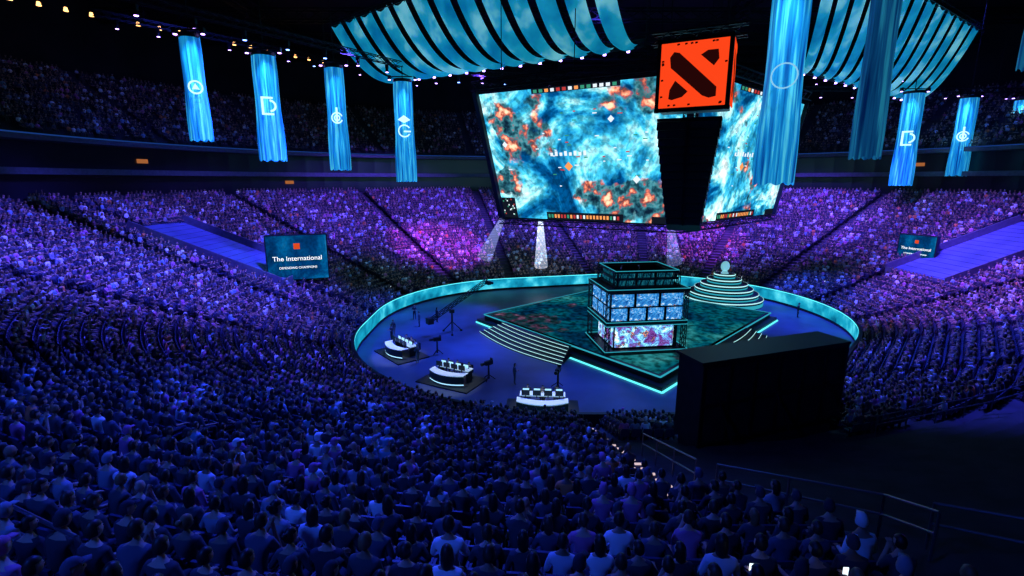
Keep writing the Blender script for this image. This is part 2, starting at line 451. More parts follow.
def empty_zone(x,y,d):
    if y<1.2 : return True
    if math.hypot(x,y)<2.9: return True
    if y<35:
        if x>16.5:
            if y<22.2+(x-16.5)*.22: return True
        elif x>5.0 and y>10.3 and d>6.0: return True
        elif x>6.1 and y<=10.3: return True
    lx=(x-BXC[0])*math.cos(BXR)+(y-BXC[1])*math.sin(BXR); ly=-(x-BXC[0])*math.sin(BXR)+(y-BXC[1])*math.cos(BXR)
    if abs(lx)<BW/2+.4 and abs(ly)<BD/2+.8: return True
    if abs(y-TY)<TW+.4 and 9.0<d<25: return True
    return False
pts=[];rots=[];idx=[];scl=[]; spts=[];srots=[]
for i in range(NROW):
    d=i*DT+.47; z=Z0+i*DZ
    RP=row_positions(d,.56)
    if YN-d<10.5: RP+= [(4.32,YN-d,0,-1),(4.9,YN-d,0,-1)]
    for (x,y,nx,ny) in RP:
        if empty_zone(x,y,d): continue
        rz=math.atan2(nx,-ny)
        spts.append((x,y,z)); srots.append((0,0,rz))
        if random.random()<.05: continue
        pts.append((x+random.uniform(-.03,.03),y+random.uniform(-.02,.02),z)); rots.append((0,0,rz+random.uniform(-.16,.16)))
        rr=random.random(); k=random.randint(0,8)
        if rr<.003: k=9
        elif rr<.006: k=10
        elif rr<.045: k=11
        idx.append(k); scl.append(random.uniform(.92,1.06))
for tx,ty in ((3.1,4.9),(4.2,5.1)):
    j=min(range(len(pts)),key=lambda q:(pts[q][0]-tx)**2+(pts[q][1]-ty)**2); idx[j]=10
gn_instancer('audience_crowd',pts,rots,idx,scl,PC)
gn_instancer('arena_seats',spts,srots,[0]*len(spts),[1]*len(spts),SCn)
pts=[];rots=[];idx=[];scl=[]
for i in range(NU-1):
    d=UD0+i*UDT+.5; z=UZ0+i*UDZ
    for (x,y,nx,ny) in row_positions(d,.6,sec=18):
        if y<15: continue
        if random.random()<.25: continue
        pts.append((x,y,z)); rots.append((0,0,math.atan2(nx,-ny)+random.uniform(-.15,.15))); idx.append(random.randint(0,8)); scl.append(random.uniform(.93,1.06))
gn_instancer('audience_crowd_balcony',pts,rots,idx,scl,PC)

# ------------------------------------------------------------ covered sections (tarps) with low walls
TARP=pbr('tarp_cover',(.10,.16,.34),.55,0,noise=.25,nscale=.4)
def cover(xa,sgn):
    root=empty('seating_cover')
    m=M(); xb=xa+sgn*15.4
    za=Z0+9.2*SL+.45; zb=Z0+24.6*SL+.45
    n=16
    for i in range(n):
        t0,t1=i/n,(i+1)/n
        X0,X1=xa+(xb-xa)*t0,xa+(xb-xa)*t1; Z_0,Z_1=za+(zb-za)*t0,za+(zb-za)*t1
        m.add([(X0,TY-TW+.1,Z_0),(X1,TY-TW+.1,Z_1),(X1,TY+TW-.1,Z_1),(X0,TY+TW-.1,Z_0)],[(0,1,2,3)])
        m.add([(X1,TY-TW+.1,Z_1-.06),(X1,TY+TW-.1,Z_1-.06),(X1,TY+TW-.1,Z_1+.03),(X1,TY-TW+.1,Z_1+.03)],[(0,1,2,3)],1)
    m.obj('tarp',[TARP,DARK],root)
    m=M()
    for s in(-1,1): m.beam((xa,TY+s*TW,za+.2),(xb,TY+s*TW,zb+.2),.15,1.3)
    m.beam((xa,TY-TW,za-.6),(xa,TY+TW,za-.6),.2,2.2)
    m.obj('side_walls',[FASC],root)
cover(4.6-RR-9.2,-1); cover(17+RR+9.2,1)

# ------------------------------------------------------------ vomitory screens
def text(body,size,mat,parent,mat4,ext=.01):
    c=bpy.data.curves.new('txt','FONT'); c.body=body; c.size=size; c.align_x='CENTER'; c.align_y='CENTER'; c.extrude=ext; c.materials.append(mat)
    o=bpy.data.objects.new('lettering',c); ROOT.objects.link(o); o.parent=parent; o.matrix_local=mat4; return o
SIGNBG=game_mat('sign_graphic',.8,9,1.0,[(.3,(0,.02,.08)),(.45,(0,.05,.20)),(.6,(.0,.14,.40)),(.75,(.03,.30,.65))],rock=.9,speck=(.8,1.1))
WTXT=emis('white_text',(.85,.95,1),1.4); ORNG=emis('orange_led',(1,.10,.02),.7)
def side_screen(loc,rz,w,h):
    root=empty('led_sign',loc,rz)
    panel('display',(-w/2,0,0),(w/2,0,0),(w/2,0,h),(-w/2,0,h),SIGNBG,root,.5,.15)
    RX=Matrix.Rotation(math.pi/2,4,'X')
    text('The International',w*.118,WTXT,root,Matrix.Translation((0,-.06,h*.48))@RX)
    text('DEFENDING CHAMPIONS',w*.055,WTXT,root,Matrix.Translation((0,-.06,h*.27))@RX)
    m=M(); m.box((0,-.05,h*.76),(h*.13,.02,h*.13)); m.obj('badge',[ORNG],root)
    m=M()
    for s in(-.4,.4): m.box((s*w,.3,-.9),(.25,.25,1.8))
    m.truss((-w*.5,.35,-.2),(w*.5,.35,-.2),.4); m.obj('stand',[DARK],root)
side_screen((-23.9,55.2,5.1),math.radians(20),6.2,4.9)
side_screen((49.9,61.4,6.2),math.radians(-66),4.0,3.1)

# ------------------------------------------------------------ centre hung screens
sc=empty('center_hung_video_board')
MAPST=[(.34,(.0,.015,.07)),(.43,(.0,.07,.22)),(.48,(.01,.24,.48)),(.53,(.05,.48,.68)),(.58,(.35,.82,.92)),(.68,(.9,1,1))]
ROCKS=[(.30,(.005,.02,.05)),(.42,(.015,.09,.13)),(.50,(.05,.22,.26)),(.55,(.20,.06,.08)),(.60,(.60,.14,.08)),(.70,(1,.55,.35))]
G1=game_mat('game_broadcast_a',1.45,2.0,1.7,MAPST,rock=.545,speck=(.55,1.2),rocks=ROCKS,rsc=7); G2=game_mat('game_broadcast_b',1.4,6.2,1.7,MAPST,rock=.545,speck=(.55,1.2),rocks=ROCKS,rsc=7)
zt,zb=24.9,11.9
Tl,Tc,Tr,Tb=[(-4.1,56.8,zt),(15.9,45.0,zt),(35.7,64,zt),(15.7,75.8,zt)]
cxy=(15.8,60.4); KS=.86
def bot(p): return (cxy[0]+(p[0]-cxy[0])*KS,cxy[1]+(p[1]-cxy[1])*KS,zb)
Bl,Bc,Br,Bb=bot(Tl),bot(Tc),bot(Tr),bot(Tb)
HUDD=emis('hud_dark',(.01,.015,.03),.6); HUDR=emis('hud_red',(.6,.05,.05),.9); HUDG=emis('hud_green',(.05,.4,.25),.8); HUDW=emis('hud_white',(.8,.9,1),1.1); HUDO=emis('hud_orange',(1,.35,.1),1.1)
for nm,q,mt in (('screen_west',(Bl,Bc,Tc,Tl),G1),('screen_south',(Bc,Br,Tr,Tc),G2),('screen_east',(Br,Bb,Tb,Tr),G1),('screen_north',(Bb,Bl,Tl,Tb),G2)):
    o,n=panel(nm,*q,mt,sc,.6,.3)
    h=M(); rnd=random.Random(3)
    overlay(h,*q,n,.30,.0,.72,.06,0); overlay(h,*q,n,0,0,.12,.17,0); overlay(h,*q,n,.30,.965,.70,1,0); overlay(h,*q,n,.86,.0,1,.05,0)
    for i in range(14):
        u=.31+i*.0275
        overlay(h,*q,n,u,.97,u+.017,.993,[1,2,4,3][rnd.randint(0,3)],.06)
    for i in range(22):
        u=.31+i*.018; overlay(h,*q,n,u,.014,u+.011,.042,rnd.choice([1,2,3,4,4]),.06)
    for i in range(22):
        u,v=rnd.uniform(.01,.105),rnd.uniform(.02,.15); overlay(h,*q,n,u,v,u+.007,v+.011,rnd.choice([1,2,3]),.06)
    for i in range(40):
        u,v=rnd.gauss(.52,.2),rnd.gauss(.5,.18)
        if not(.05<u<.93 and .12<v<.9): continue
        w=rnd.uniform(.010,.022); overlay(h,*q,n,u,v,u+w,v+.008,rnd.choice([1,2,3]),.05)
    for i in range(8):
        u=.36+i*.024; overlay(h,*q,n,u,.50,u+.014,.525+.010*(i%2),3,.06)
    for (u,v,s) in ((.45,.42,.035),(.12,.6,.025),(.78,.32,.03),(.66,.75,.025)):
        q4=[Vector(p) for p in q]
        def P(a,b): return (q4[0]*(1-a)+q4[1]*a)*(1-b)+(q4[3]*(1-a)+q4[2]*a)*b+n*.07
        h.add([P(u-s*.6,v),P(u,v-s),P(u+s*.6,v),P(u,v+s)],[(0,1,2,3)],4 if s>.034 else 3)
    h.obj(nm+'_interface',[HUDD,HUDR,HUDG,HUDW,HUDO],sc)
m=M()
for a,b in((Tl,Tc),(Tc,Tr),(Tr,Tb),(Tb,Tl)):
    A=Vector(a)+Vector((0,0,.9));Bq=Vector(b)+Vector((0,0,.9)); m.truss(A,Bq,.9,t=.12)
    for t in(.15,.5,.85):
        p=A.lerp(Bq,t); m.cyl(p,(p.x,p.y,44),.05,n=6)
for k in range(9):
    t=k/8; m.beam(Vector(Tl).lerp(Vector(Tb),t)+Vector((0,0,.6)),Vector(Tc).lerp(Vector(Tr),t)+Vector((0,0,.6)),.15)
for a,b in((Bl,Bc),(Bc,Br),(Br,Bb),(Bb,Bl)):
    m.truss(Vector(a)+Vector((0,0,-.5)),Vector(b)+Vector((0,0,-.5)),.5)
m.obj('rigging_frame',[BLACK],sc)

# ------------------------------------------------------------ orange logo sign + speaker column
OR=emis('sign_orange',(1,.06,.010),1.0); MAR=emis('sign_maroon',(.03,.003,.003),.6)
sg=empty('hanging_logo_sign',(12.4,36.0,20.6),math.radians(-27))
m=M(); w,h=4.45,4.3
m.box((0,0,h/2),(w,w*.55,h)); 
for x in(-w/2,w/2): m.box((x,-w*.275,h/2),(.25,.2,h+.3),mi=0)
for z in(0,h): m.box((0,-w*.275,z),(w+.3,.2,.25),mi=0)
m.obj('housing',[BLACK],sg)
def logo(rot,off):
    m=M(); M4=Matrix.Rotation(rot,4,'Z'); ww=w if abs(math.sin(rot))<.5 else w*.55
    def Q(pts,mi,dy):
        vs=[M4@Vector(((x-.5)*ww*.94,-off-dy,y*h*.94+h*.03)) for x,y in pts]; m.add(vs,[tuple(range(len(vs)))],mi)
    Q([(0,0),(1,0),(1,1),(0,1)],0,.0)
    Q([(.14,.78),(.20,.86),(.28,.84),(.86,.28),(.86,.14),(.76,.12),(.66,.16),(.16,.62)],1,.03)
    Q([(.60,.78),(.70,.84),(.85,.84),(.87,.70),(.80,.60)],1,.03)
    Q([(.15,.14),(.16,.28),(.24,.42),(.44,.24),(.36,.16),(.20,.12)],1,.03)
    for a in range(18):
        r0=random.Random(a); x,y=r0.uniform(.02,.95),r0.choice([.02,.95,r0.uniform(.02,.95)])
        if .1<y<.9: x=r0.choice([.02,.955])
        Q([(x,y),(x+.04,y+.01),(x+.03,y+.035),(x-.005,y+.03)],1,.02)
    m.obj('logo_face',[OR,MAR],sg)
logo(0,w*.275+.12); logo(math.pi/2,w/2+.14); logo(-math.pi/2,w/2+.14); logo(math.pi,w*.275+.12)
m=M(); 
for x in(-1.8,1.8): m.cyl((x,0,h),(x,0,23.3),.04,n=6)
m.truss((-3,0,h+.5),(3,0,h+.5),.7,t=.1); m.obj('hanger',[BLACK],sg)
la=empty('line_array_speaker',(12.3,36.3,19.95),math.radians(-24))
m=M(); z=0;y=0
for k in range(13):
    wd=4.2-.15*k; hh=.585
    a=math.radians(k*1.8)
    for part,(cx,ww) in enumerate(((-wd/4-.02,wd/2-.06),(wd/4+.02,wd/2-.06))):
        c=Vector((cx,y,z-hh/2)); 
        b=M(); b.box((0,0,0),(ww,1.5,hh-.05)); Rm=Matrix.Rotation(-a,4,'X')
        m.add([c+(Rm@Vector(v)) for v in b.v],b.f,0)
        b=M(); b.box((0,-.77,0),(ww*.86,.04,hh*.72)); m.add([c+(Rm@Vector(v)) for v in b.v],b.f,1)
    b=M(); b.box((0,0,0),(.5,1.2,hh-.02)); m.add([Vector((0,y,z-hh/2))+(Rm@Vector(v)) for v in b.v],b.f,0)
    z-=hh*math.cos(a); y+=hh*math.sin(a)*.9
m.obj('cabinets',[BLACK,pbr('speaker_grille',(.02,.02,.03),.7)],la)
m=M(); m.truss((0,0,.1),(0,0,.5),.8); m.box((0,0,.12),(4.2,1.4,.18)); m.obj('fly_frame',[DARK],la)

# ------------------------------------------------------------ banners
def glow_fabric_mat(name,c1,c2,s,c3=None,sc3=(3.2,3.2,.12)):  # streaked cloth colour also emits, so the lit look is painted in
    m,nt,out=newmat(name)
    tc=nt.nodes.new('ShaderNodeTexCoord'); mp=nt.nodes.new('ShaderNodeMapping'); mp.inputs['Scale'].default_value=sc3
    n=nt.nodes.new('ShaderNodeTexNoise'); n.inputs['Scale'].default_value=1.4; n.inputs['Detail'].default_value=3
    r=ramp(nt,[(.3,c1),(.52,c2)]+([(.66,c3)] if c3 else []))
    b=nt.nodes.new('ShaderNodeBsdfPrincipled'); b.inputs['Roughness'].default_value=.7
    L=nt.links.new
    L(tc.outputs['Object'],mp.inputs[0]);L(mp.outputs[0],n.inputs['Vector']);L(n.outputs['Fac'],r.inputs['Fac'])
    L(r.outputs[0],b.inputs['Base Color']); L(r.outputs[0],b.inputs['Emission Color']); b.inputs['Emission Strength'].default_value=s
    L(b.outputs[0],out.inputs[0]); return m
BAN=glow_fabric_mat('banner_fabric_glow',(.0,.06,.36),(.01,.36,.82),.6,(.12,.80,1.0))  # cyan glow and bright fold streaks put into the fabric colour
BAND=glow_fabric_mat('banner_fabric_shaded',(.0,.02,.12),(.005,.10,.28),.5,(.02,.3,.5))  # darker copy of the banner fabric, shade put into its colours
EMB=emis('emblem_white',(.55,.92,1),1.3); EMBD=emis('emblem_soft',(.25,.60,.85),1.0)  # emblem prints emit too, along with the glowing fabric
BANL=[]
def banner(x,y,z0,z1,wd,mat,emb=0):
    root=empty('hanging_banner',(x,y,z0)); H=z1-z0
    BANL.append((x,y,z0,z1,mat))
    m=M(); n=40; rows=10; vs=[]
    for j in range(rows+1):
        t=j/rows; r=wd/2*(1.12-.18*t+ .04*math.sin(t*9))
        for i in range(n):
            a=2*math.pi*i/n; rr=r*(1+.06*math.sin(a*9+t*1.5)); 
            zz=H*t - (.25*abs(math.sin(a*4.5)) if j==0 else 0)
            vs.append((rr*math.cos(a),rr*.75*math.sin(a),zz))
    m.add(vs,[(j*n+i,j*n+(i+1)%n,(j+1)*n+(i+1)%n,(j+1)*n+i) for j in range(rows) for i in range(n)])
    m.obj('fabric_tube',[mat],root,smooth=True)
    m=M(); m.lathe((0,0,H),[(0,.25),(wd*.5,.25),(wd*.5,-.1),(wd*.42,-.1)],24); m.cyl((0,0,H),(0,0,44-z0),.05,n=6)
    for s in(-1,1):
        m.box((s*wd*.7,0,H+.5),(.35,.35,.5)); m.beam((0,0,H+.6),(s*wd*.7,0,H+.6),.12)
    m.obj('top_ring',[BLACK],root,smooth=False)
    m=M()
    for s in(-1,1): m.cyl((s*wd*.7,0,H+.24),(s*wd*.7,0,H+.18),.16,n=10)
    m.obj('uplights',[LAMPV],root)
    if emb:
        m=M(); yaw=math.atan2(-x,y) ; f=wd*.5
        cz=H*.5
        M4=Matrix.Rotation(yaw,4,'Z')
        def T(px,pz): return M4@Vector((px,-f*.97-.12,cz+pz))
        def ring(r0,r1,a0=0,a1=360,cx=0,cz_=0):
            k=20
            for i in range(k):
                a,b=math.radians(a0+(a1-a0)*i/k),math.radians(a0+(a1-a0)*(i+1)/k)
                m.add([T(cx+r0*math.cos(a),cz_+r0*math.sin(a)),T(cx+r1*math.cos(a),cz_+r1*math.sin(a)),T(cx+r1*math.cos(b),cz_+r1*math.sin(b)),T(cx+r0*math.cos(b),cz_+r0*math.sin(b))],[(0,1,2,3)])
        def bar(a,b,c,d): m.add([T(a,b),T(c,b),T(c,d),T(a,d)],[(0,1,2,3)])
        u=wd*.34
        if emb==1: ring(u*.7,u*.9,20,340); bar(-u*.15,-u*.9,u*.15,u*1.6); ring(u*.3,u*.5)
        elif emb==2:
            bar(-u*.8,-u,-u*.5,u*1.2);bar(-u*.8,-u,u*.6,-u*.75);bar(-u*.8,u*.95,u*.6,u*1.2);ring(u*.5,u*.75,-90,90,u*.2,.1)
        elif emb==3:
            ring(u*.8,u,30,330); bar(-u*.1,-u*.2,u,u*.05)
            m.add([T(-u,u*1.7),T(0,u*1.2),T(u,u*1.7),T(0,u*2.4)],[(0,1,2,3)])
        elif emb==6: ring(u*.9,u*1.02)
        else:
            ring(u*.75,u); m.add([T(-u*.5,-u*.3),T(u*.5,-u*.3),T(0,u*.6)],[(0,1,2)])
        m.obj('emblem',[EMBD if emb==6 else (EMB if emb<5 else ORNG)],root)
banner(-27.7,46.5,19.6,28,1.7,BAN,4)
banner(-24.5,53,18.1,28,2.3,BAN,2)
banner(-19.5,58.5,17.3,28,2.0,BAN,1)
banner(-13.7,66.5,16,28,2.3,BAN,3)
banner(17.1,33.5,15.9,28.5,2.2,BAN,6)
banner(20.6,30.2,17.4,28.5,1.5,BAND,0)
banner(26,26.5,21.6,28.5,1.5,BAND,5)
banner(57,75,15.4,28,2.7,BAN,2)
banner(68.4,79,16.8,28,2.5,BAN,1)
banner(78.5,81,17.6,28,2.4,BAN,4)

# ------------------------------------------------------------ ceiling canopies
CAN=glow_fabric_mat('canopy_fabric_glow',(.0,.20,.46),(.01,.42,.66),.52,(.22,.80,.92),(.22,.22,.22))  # emission stands in for cyan light on the drapes
def canopy(A0,A1,B0,B1,n,sag,duty=.70):
    root=empty('ceiling_drape'); m=M(); A0,A1,B0,B1=[Vector(p) for p in(A0,A1,B0,B1)]
    K=14
    for i in range(n):
        t0,t1=i/n,(i+duty)/n
        W=4; grid=[]
        for k in range(K+1):
            q=k/K; row=[]
            for wv in range(W+1):
                s=t0+(t1-t0)*wv/W
                a=A0.lerp(A1,s); b=B0.lerp(B1,s); p=a.lerp(b,q)
                p=p+Vector((0,0,-sag*4*q*(1-q)-.5*math.sin(math.pi*wv/W)))
                row.append(p)
            grid.append(row)
        vs=[p for r_ in grid for p in r_]; w1=W+1
        m.add(vs,[(k*w1+j,k*w1+j+1,(k+1)*w1+j+1,(k+1)*w1+j) for k in range(K) for j in range(W)])
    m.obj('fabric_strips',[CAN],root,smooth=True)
    m=M(); m.truss(A0,A1,.6,t=.1); m.truss(B0,B1,.6,t=.1)
    for t in(0,.33,.66,1):
        for a,b in((A0,A1),(B0,B1)):
            p=a.lerp(b,t); m.cyl(p,(p.x,p.y,44),.05,n=6)
    m.obj('truss',[BLACK],root)
    m=M()
    for i in range(n):
        p=B0.lerp(B1,(i+.3)/n)+Vector((0,0,-.5)); m.cyl(p,p+Vector((0,0,-.15)),.16,n=8)
    m.obj('lamps',[LAMPV],root)
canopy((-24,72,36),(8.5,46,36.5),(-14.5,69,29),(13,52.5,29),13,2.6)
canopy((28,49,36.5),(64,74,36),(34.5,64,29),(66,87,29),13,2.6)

# ------------------------------------------------------------ lighting trusses with fixtures
lt=empty('lighting_truss')
m=M();ml=M();mb=M()
def fix(p,mm):
    p=Vector(p); m.box(p+Vector((0,0,-.35)),(.35,.35,.4)); m.cyl(p+Vector((0,0,-.55)),p+Vector((0,0,-.95)),.16,.2,n=10)
    mm.cyl(p+Vector((0,0,-.96)),p+Vector((0,0,-1.0)),.17,n=10)
for a,b,k in (((-31,41.5,30),(-9,73.5,30),9),((-9,73.5,30.5),(36,83,30.5),14),((36,83,30),(82,85,30),9),((-46,60,34),(-16,98,34),12),((30,100,34),(70,92,34),9)):
    m.truss(a,b,.6,t=.09); A=Vector(a);Bv=Vector(b)
    for i in range(k):
        fix(A.lerp(Bv,(i+.5)/k)+Vector((0,0,-.3)),random.choice([ml,ml,mb]))
    for t in(.1,.5,.9):
        p=A.lerp(Bv,t); m.cyl(p,(p.x,p.y,44),.04,n=6)
m.obj('structure',[BLACK],lt); ml.obj('lenses_violet',[LAMPV],lt); mb.obj('lenses_blue',[LAMPB],lt)
m=M()
for k in range(9):
    y=20+k*13; m.truss((CX-75,y,41),(CX+75,y,41),1.6,t=.22)
for k in range(5):
    x=CX-50+k*25; m.truss((x,10,41.5),(x,125,41.5),1.4,t=.2)
m.obj('roof_trusses',[BLACK])
m=M()
for i in range(18):
    t=i/17; x=-60+t*26; y=62+t*34
    if i in(5,9,10,14): continue
    z=36.5
    m.cyl((x,y,z),(x,y,z+.45),.26,.16,n=10,mi=0); m.cyl((x,y,z+.45),(x,y,44),.03,n=5,mi=1)
m.obj('house_light_row',[AMBER,BLACK])
m=M()
for k in range(3,len(CP),7):
    cx,cy,ca,sa=CP[k]; d=DTOP+5.2
    a=math.atan2(sa,ca)
    m.box((cx+(RR+d)*ca,cy+(RR+d)*sa,15.6 if k%2 else 18.5),(.1,1.5,.55),a)
m.obj('suite_window_lights',[emis('suite_warm',(1,.32,.10),.35)])

# ------------------------------------------------------------ stage
STG=game_mat('stage_floor_graphic',.48,5,2.4,[(.30,(.0,.01,.04)),(.42,(.0,.06,.16)),(.52,(.0,.18,.26)),(.6,(.02,.34,.38)),(.72,(.1,.6,.65))],1.0,rocks=[(.3,(.01,.02,.05)),(.48,(.01,.08,.10)),(.58,(.10,.05,.12)),(.68,(.4,.2,.35))])
P0,P1,P2,P3=(-2.6,55.2),(11.6,37.2),(29.3,55.8),(13.8,70.0)
st=empty('stage')
def up(p,z): return (p[0],p[1],z)
def lerp2(a,b,t): return (a[0]+(b[0]-a[0])*t,a[1]+(b[1]-a[1])*t)
cen=(sum(p[0] for p in(P0,P1,P2,P3))/4,sum(p[1] for p in(P0,P1,P2,P3))/4)
def grow(p,g): 
    v=Vector((p[0]-cen[0],p[1]-cen[1])); v=v*(1+g/v.length); return (cen[0]+v.x,cen[1]+v.y)
me=bpy.data.meshes.new('led_deck'); me.from_pydata([up(P0,1.02),up(P1,1.02),up(P2,1.02),up(P3,1.02)],[],[(0,1,2,3)])
uv=me.uv_layers.new(name='UVMap')
for i,c in enumerate([(0,0),(1,0),(1,1),(0,1)]): uv.data[i].uv=c
me.materials.append(STG); o=bpy.data.objects.new('led_deck',me); ROOT.objects.link(o); o.parent=st
m=M()
def prism(m,pts,z0,z1,mi=0):
    n=len(pts); m.add([up(p,z0) for p in pts]+[up(p,z1) for p in pts],[tuple(range(n))[::-1],tuple(range(n,2*n))]+[(i,(i+1)%n,n+(i+1)%n,n+i) for i in range(n)],mi)
prism(m,[grow(p,.5) for p in(P0,P1,P2,P3)],.45,1.0,0)
prism(m,[grow(p,1.4) for p in(P0,P1,P2,P3)],0,.45,0)
m.obj('deck_body',[BLACK],st)
m=M()
pp=[P0,P1,P2,P3]
for i in range(4):
    a,b=grow(pp[i],.6),grow(pp[(i+1)%4],.6); m.beam(up(a,.98),up(b,.98),.10,.10,1)
    a,b=grow(pp[i],1.5),grow(pp[(i+1)%4],1.5); m.beam(up(a,.08),up(b,.08),.16,.10,0)
m.obj('edge_lights',[CYAN,CYAND],st)
def fan_stairs(t0,t1,a,b,name,steps=6,run=.62,bulge=2.2):
    m=M(); A=lerp2(a,b,t0);Bq=lerp2(a,b,t1)
    dx,dy=Bq[0]-A[0],Bq[1]-A[1];L=math.hypot(dx,dy);ux,uy=dx/L,dy/L;nx,ny=uy,-ux
    if (A[0]+nx-cen[0])**2+(A[1]+ny-cen[1])**2<(A[0]-cen[0])**2+(A[1]-cen[1])**2: nx,ny=-nx,-ny
    K=16
    for s in range(steps):
        z1=1.0*(steps-s)/(steps); off=(s+1)*run+.5; ext=.25*s
        inner=[(A[0]+ux*L*k/K,A[1]+uy*L*k/K) for k in range(K+1)]
        outer=[]
        for k in range(K+1):
            q=k/K; o_=off+bulge*math.sin(math.pi*q)*(.35+.65*s/steps)
            pos=-ext+(L+2*ext)*q
            outer.append((A[0]+ux*pos+nx*o_,A[1]+uy*pos+ny*o_))
        for k in range(K):
            i0,i1,o0,o1=inner[k],inner[k+1],outer[k],outer[k+1]
            m.add([up(i0,z1),up(i1,z1),up(o1,z1),up(o0,z1)],[(0,1,2,3)],0)
            m.add([up(o0,z1-1.0/steps),up(o1,z1-1.0/steps),up(o1,z1),up(o0,z1)],[(0,1,2,3)],0)
            m.beam(up(o0,z1-.03),up(o1,z1-.03),.06,.04,1)
    m.obj(name,[DARK,ICE],st)
fan_stairs(.16,.60,P0,P1,'front_stairs',6,.42,.9)
fan_stairs(.35,.7,P1,P2,'side_stairs',5,.45,1.0)

tw=empty('stage_screen_tower',(11.4,44.7,1.03),math.radians(8))
GS=game_mat('tower_graphic',1.7,4,2.6,[(.3,(.02,.0,.06)),(.42,(.15,.04,.25)),(.5,(.1,.2,.6)),(.58,(.2,.7,.9)),(.7,(1,.9,.95))],2.5,rock=.6)
GM=game_mat('monitor_graphic',1.3,8,2.6,[(.3,(.0,.03,.12)),(.42,(.01,.12,.45)),(.55,(.05,.35,.80)),(.68,(.8,.9,.95))],1.5,rock=.64)
def fourpanels(w,d,z0,z1,mat,name,cols=1,gap=.12):
    for nm,(ax,ay,bx,by) in dict(front=(-w/2,-d/2,w/2,-d/2),right=(w/2,-d/2,w/2,d/2),back=(w/2,d/2,-w/2,d/2),left=(-w/2,d/2,-w/2,-d/2)).items():
        cc=cols if abs(bx-ax)>abs(by-ay) else max(1,cols-1)
        for c in range(cc):
            g=gap/abs(math.hypot(bx-ax,by-ay)); t0,t1=c/cc+g,(c+1)/cc-g
            a=(ax+(bx-ax)*t0,ay+(by-ay)*t0,z0);b=(ax+(bx-ax)*t1,ay+(by-ay)*t1,z0)
            panel('%s_%s_%d'%(name,nm,c),a,b,(b[0],b[1],z1),(a[0],a[1],z1),mat,tw,.12,.05)
m=M()
m.box((0,0,.15),(7.6,6.0,.3)); m.box((.7,0,1.4),(5.0,4.0,2.4)); m.box((0,0,2.75),(7.4,5.6,.3))
m.box((0,0,4.2),(6.0,4.4,2.6)); m.box((0,0,5.65),(7.4,5.8,.28))
for sx in(-1,1):
    for sy in(-1,1):
        m.truss((sx*3.5,sy*2.6,.3),(sx*3.5,sy*2.6,5.6),.35,t=.06)
        m.truss((sx*2.8,sy*2.2,5.8),(sx*2.8,sy*2.2,7.3),.35,t=.06)
for z in(5.9,6.6,7.2):
    for s in(-1,1): m.beam((-2.8,s*2.2,z),(2.8,s*2.2,z),.2); m.beam((s*2.8,-2.2,z),(s*2.8,2.2,z),.2)
for i in range(8):
    x=-2.7+i*.68; 
    for s in(-1,1): m.beam((x,s*2.2,5.8),(x+.4,s*2.2,7.2),.07)
m.obj('frame',[BLACK],tw)
fourpanels(5.6,4.4,.45,2.45,GS,'base_screen',1)
fourpanels(6.7,5.2,3.0,4.1,GM,'booth_monitor',4)
fourpanels(6.7,5.2,4.25,5.35,GM,'booth_monitor_upper',3)
m=M()
for z,w_,d_ in((2.93,7.4,5.7),(2.58,7.4,5.7),(5.82,7.4,5.8),(7.32,5.7,4.6),(.33,7.6,6.0)):
    for s in(-1,1): m.beam((-w_/2,s*d_/2,z),(w_/2,s*d_/2,z),.05); m.beam((s*w_/2,-d_/2,z),(s*w_/2,d_/2,z),.05)
m.obj('light_strips',[CYAND],tw)
fourpanels(5.2,4.0,6.0,7.1,game_mat('crown_graphic',.6,12,3,[(.3,(0,.01,.03)),(.5,(.0,.06,.12)),(.62,(.02,.3,.4)),(.75,(.3,.8,.9))],4,rock=.7),'crown_screen',3)

pd=empty('trophy_pedestal',(28.2,65.2,0))
m=M(); tiers=[(4.9,.0,.9),(4.3,.9,1.5),(3.6,1.5,2.1),(2.9,2.1,2.7),(2.1,2.7,3.3),(1.3,3.3,3.9)]
for r,z0,z1 in tiers:
    m.lathe((0,0,0),[(r,z0),(r,z1),(0,z1)],36,0); m.lathe((0,0,0),[(r+.03,z1-.14),(r+.06,z1-.07),(r+.03,z1)],36,1)
    m.lathe((0,0,0),[(r+.02,z0+.08),(r+.02,z1-.35)],36,2)
m.obj('tiers',[DARK,ICE,CYAND],pd)
m=M(); m.cyl((0,0,3.9),(0,0,4.3),.5,.25,16)
tt=M(); tt.lathe((0,0,0),[(0,-.12),(.35,-.1),(.60,0),(.35,.1),(0,.12)],24,0)
m.add([(x,z,4.85+y*1.15) for x,y,z in tt.v],tt.f,0)
m.obj('shield_trophy',[pbr('trophy_metal_glow',(.6,.7,.75),.3,.6,(.3,.8,.9),.6)],pd)  # trophy metal has a cyan glow put into its material

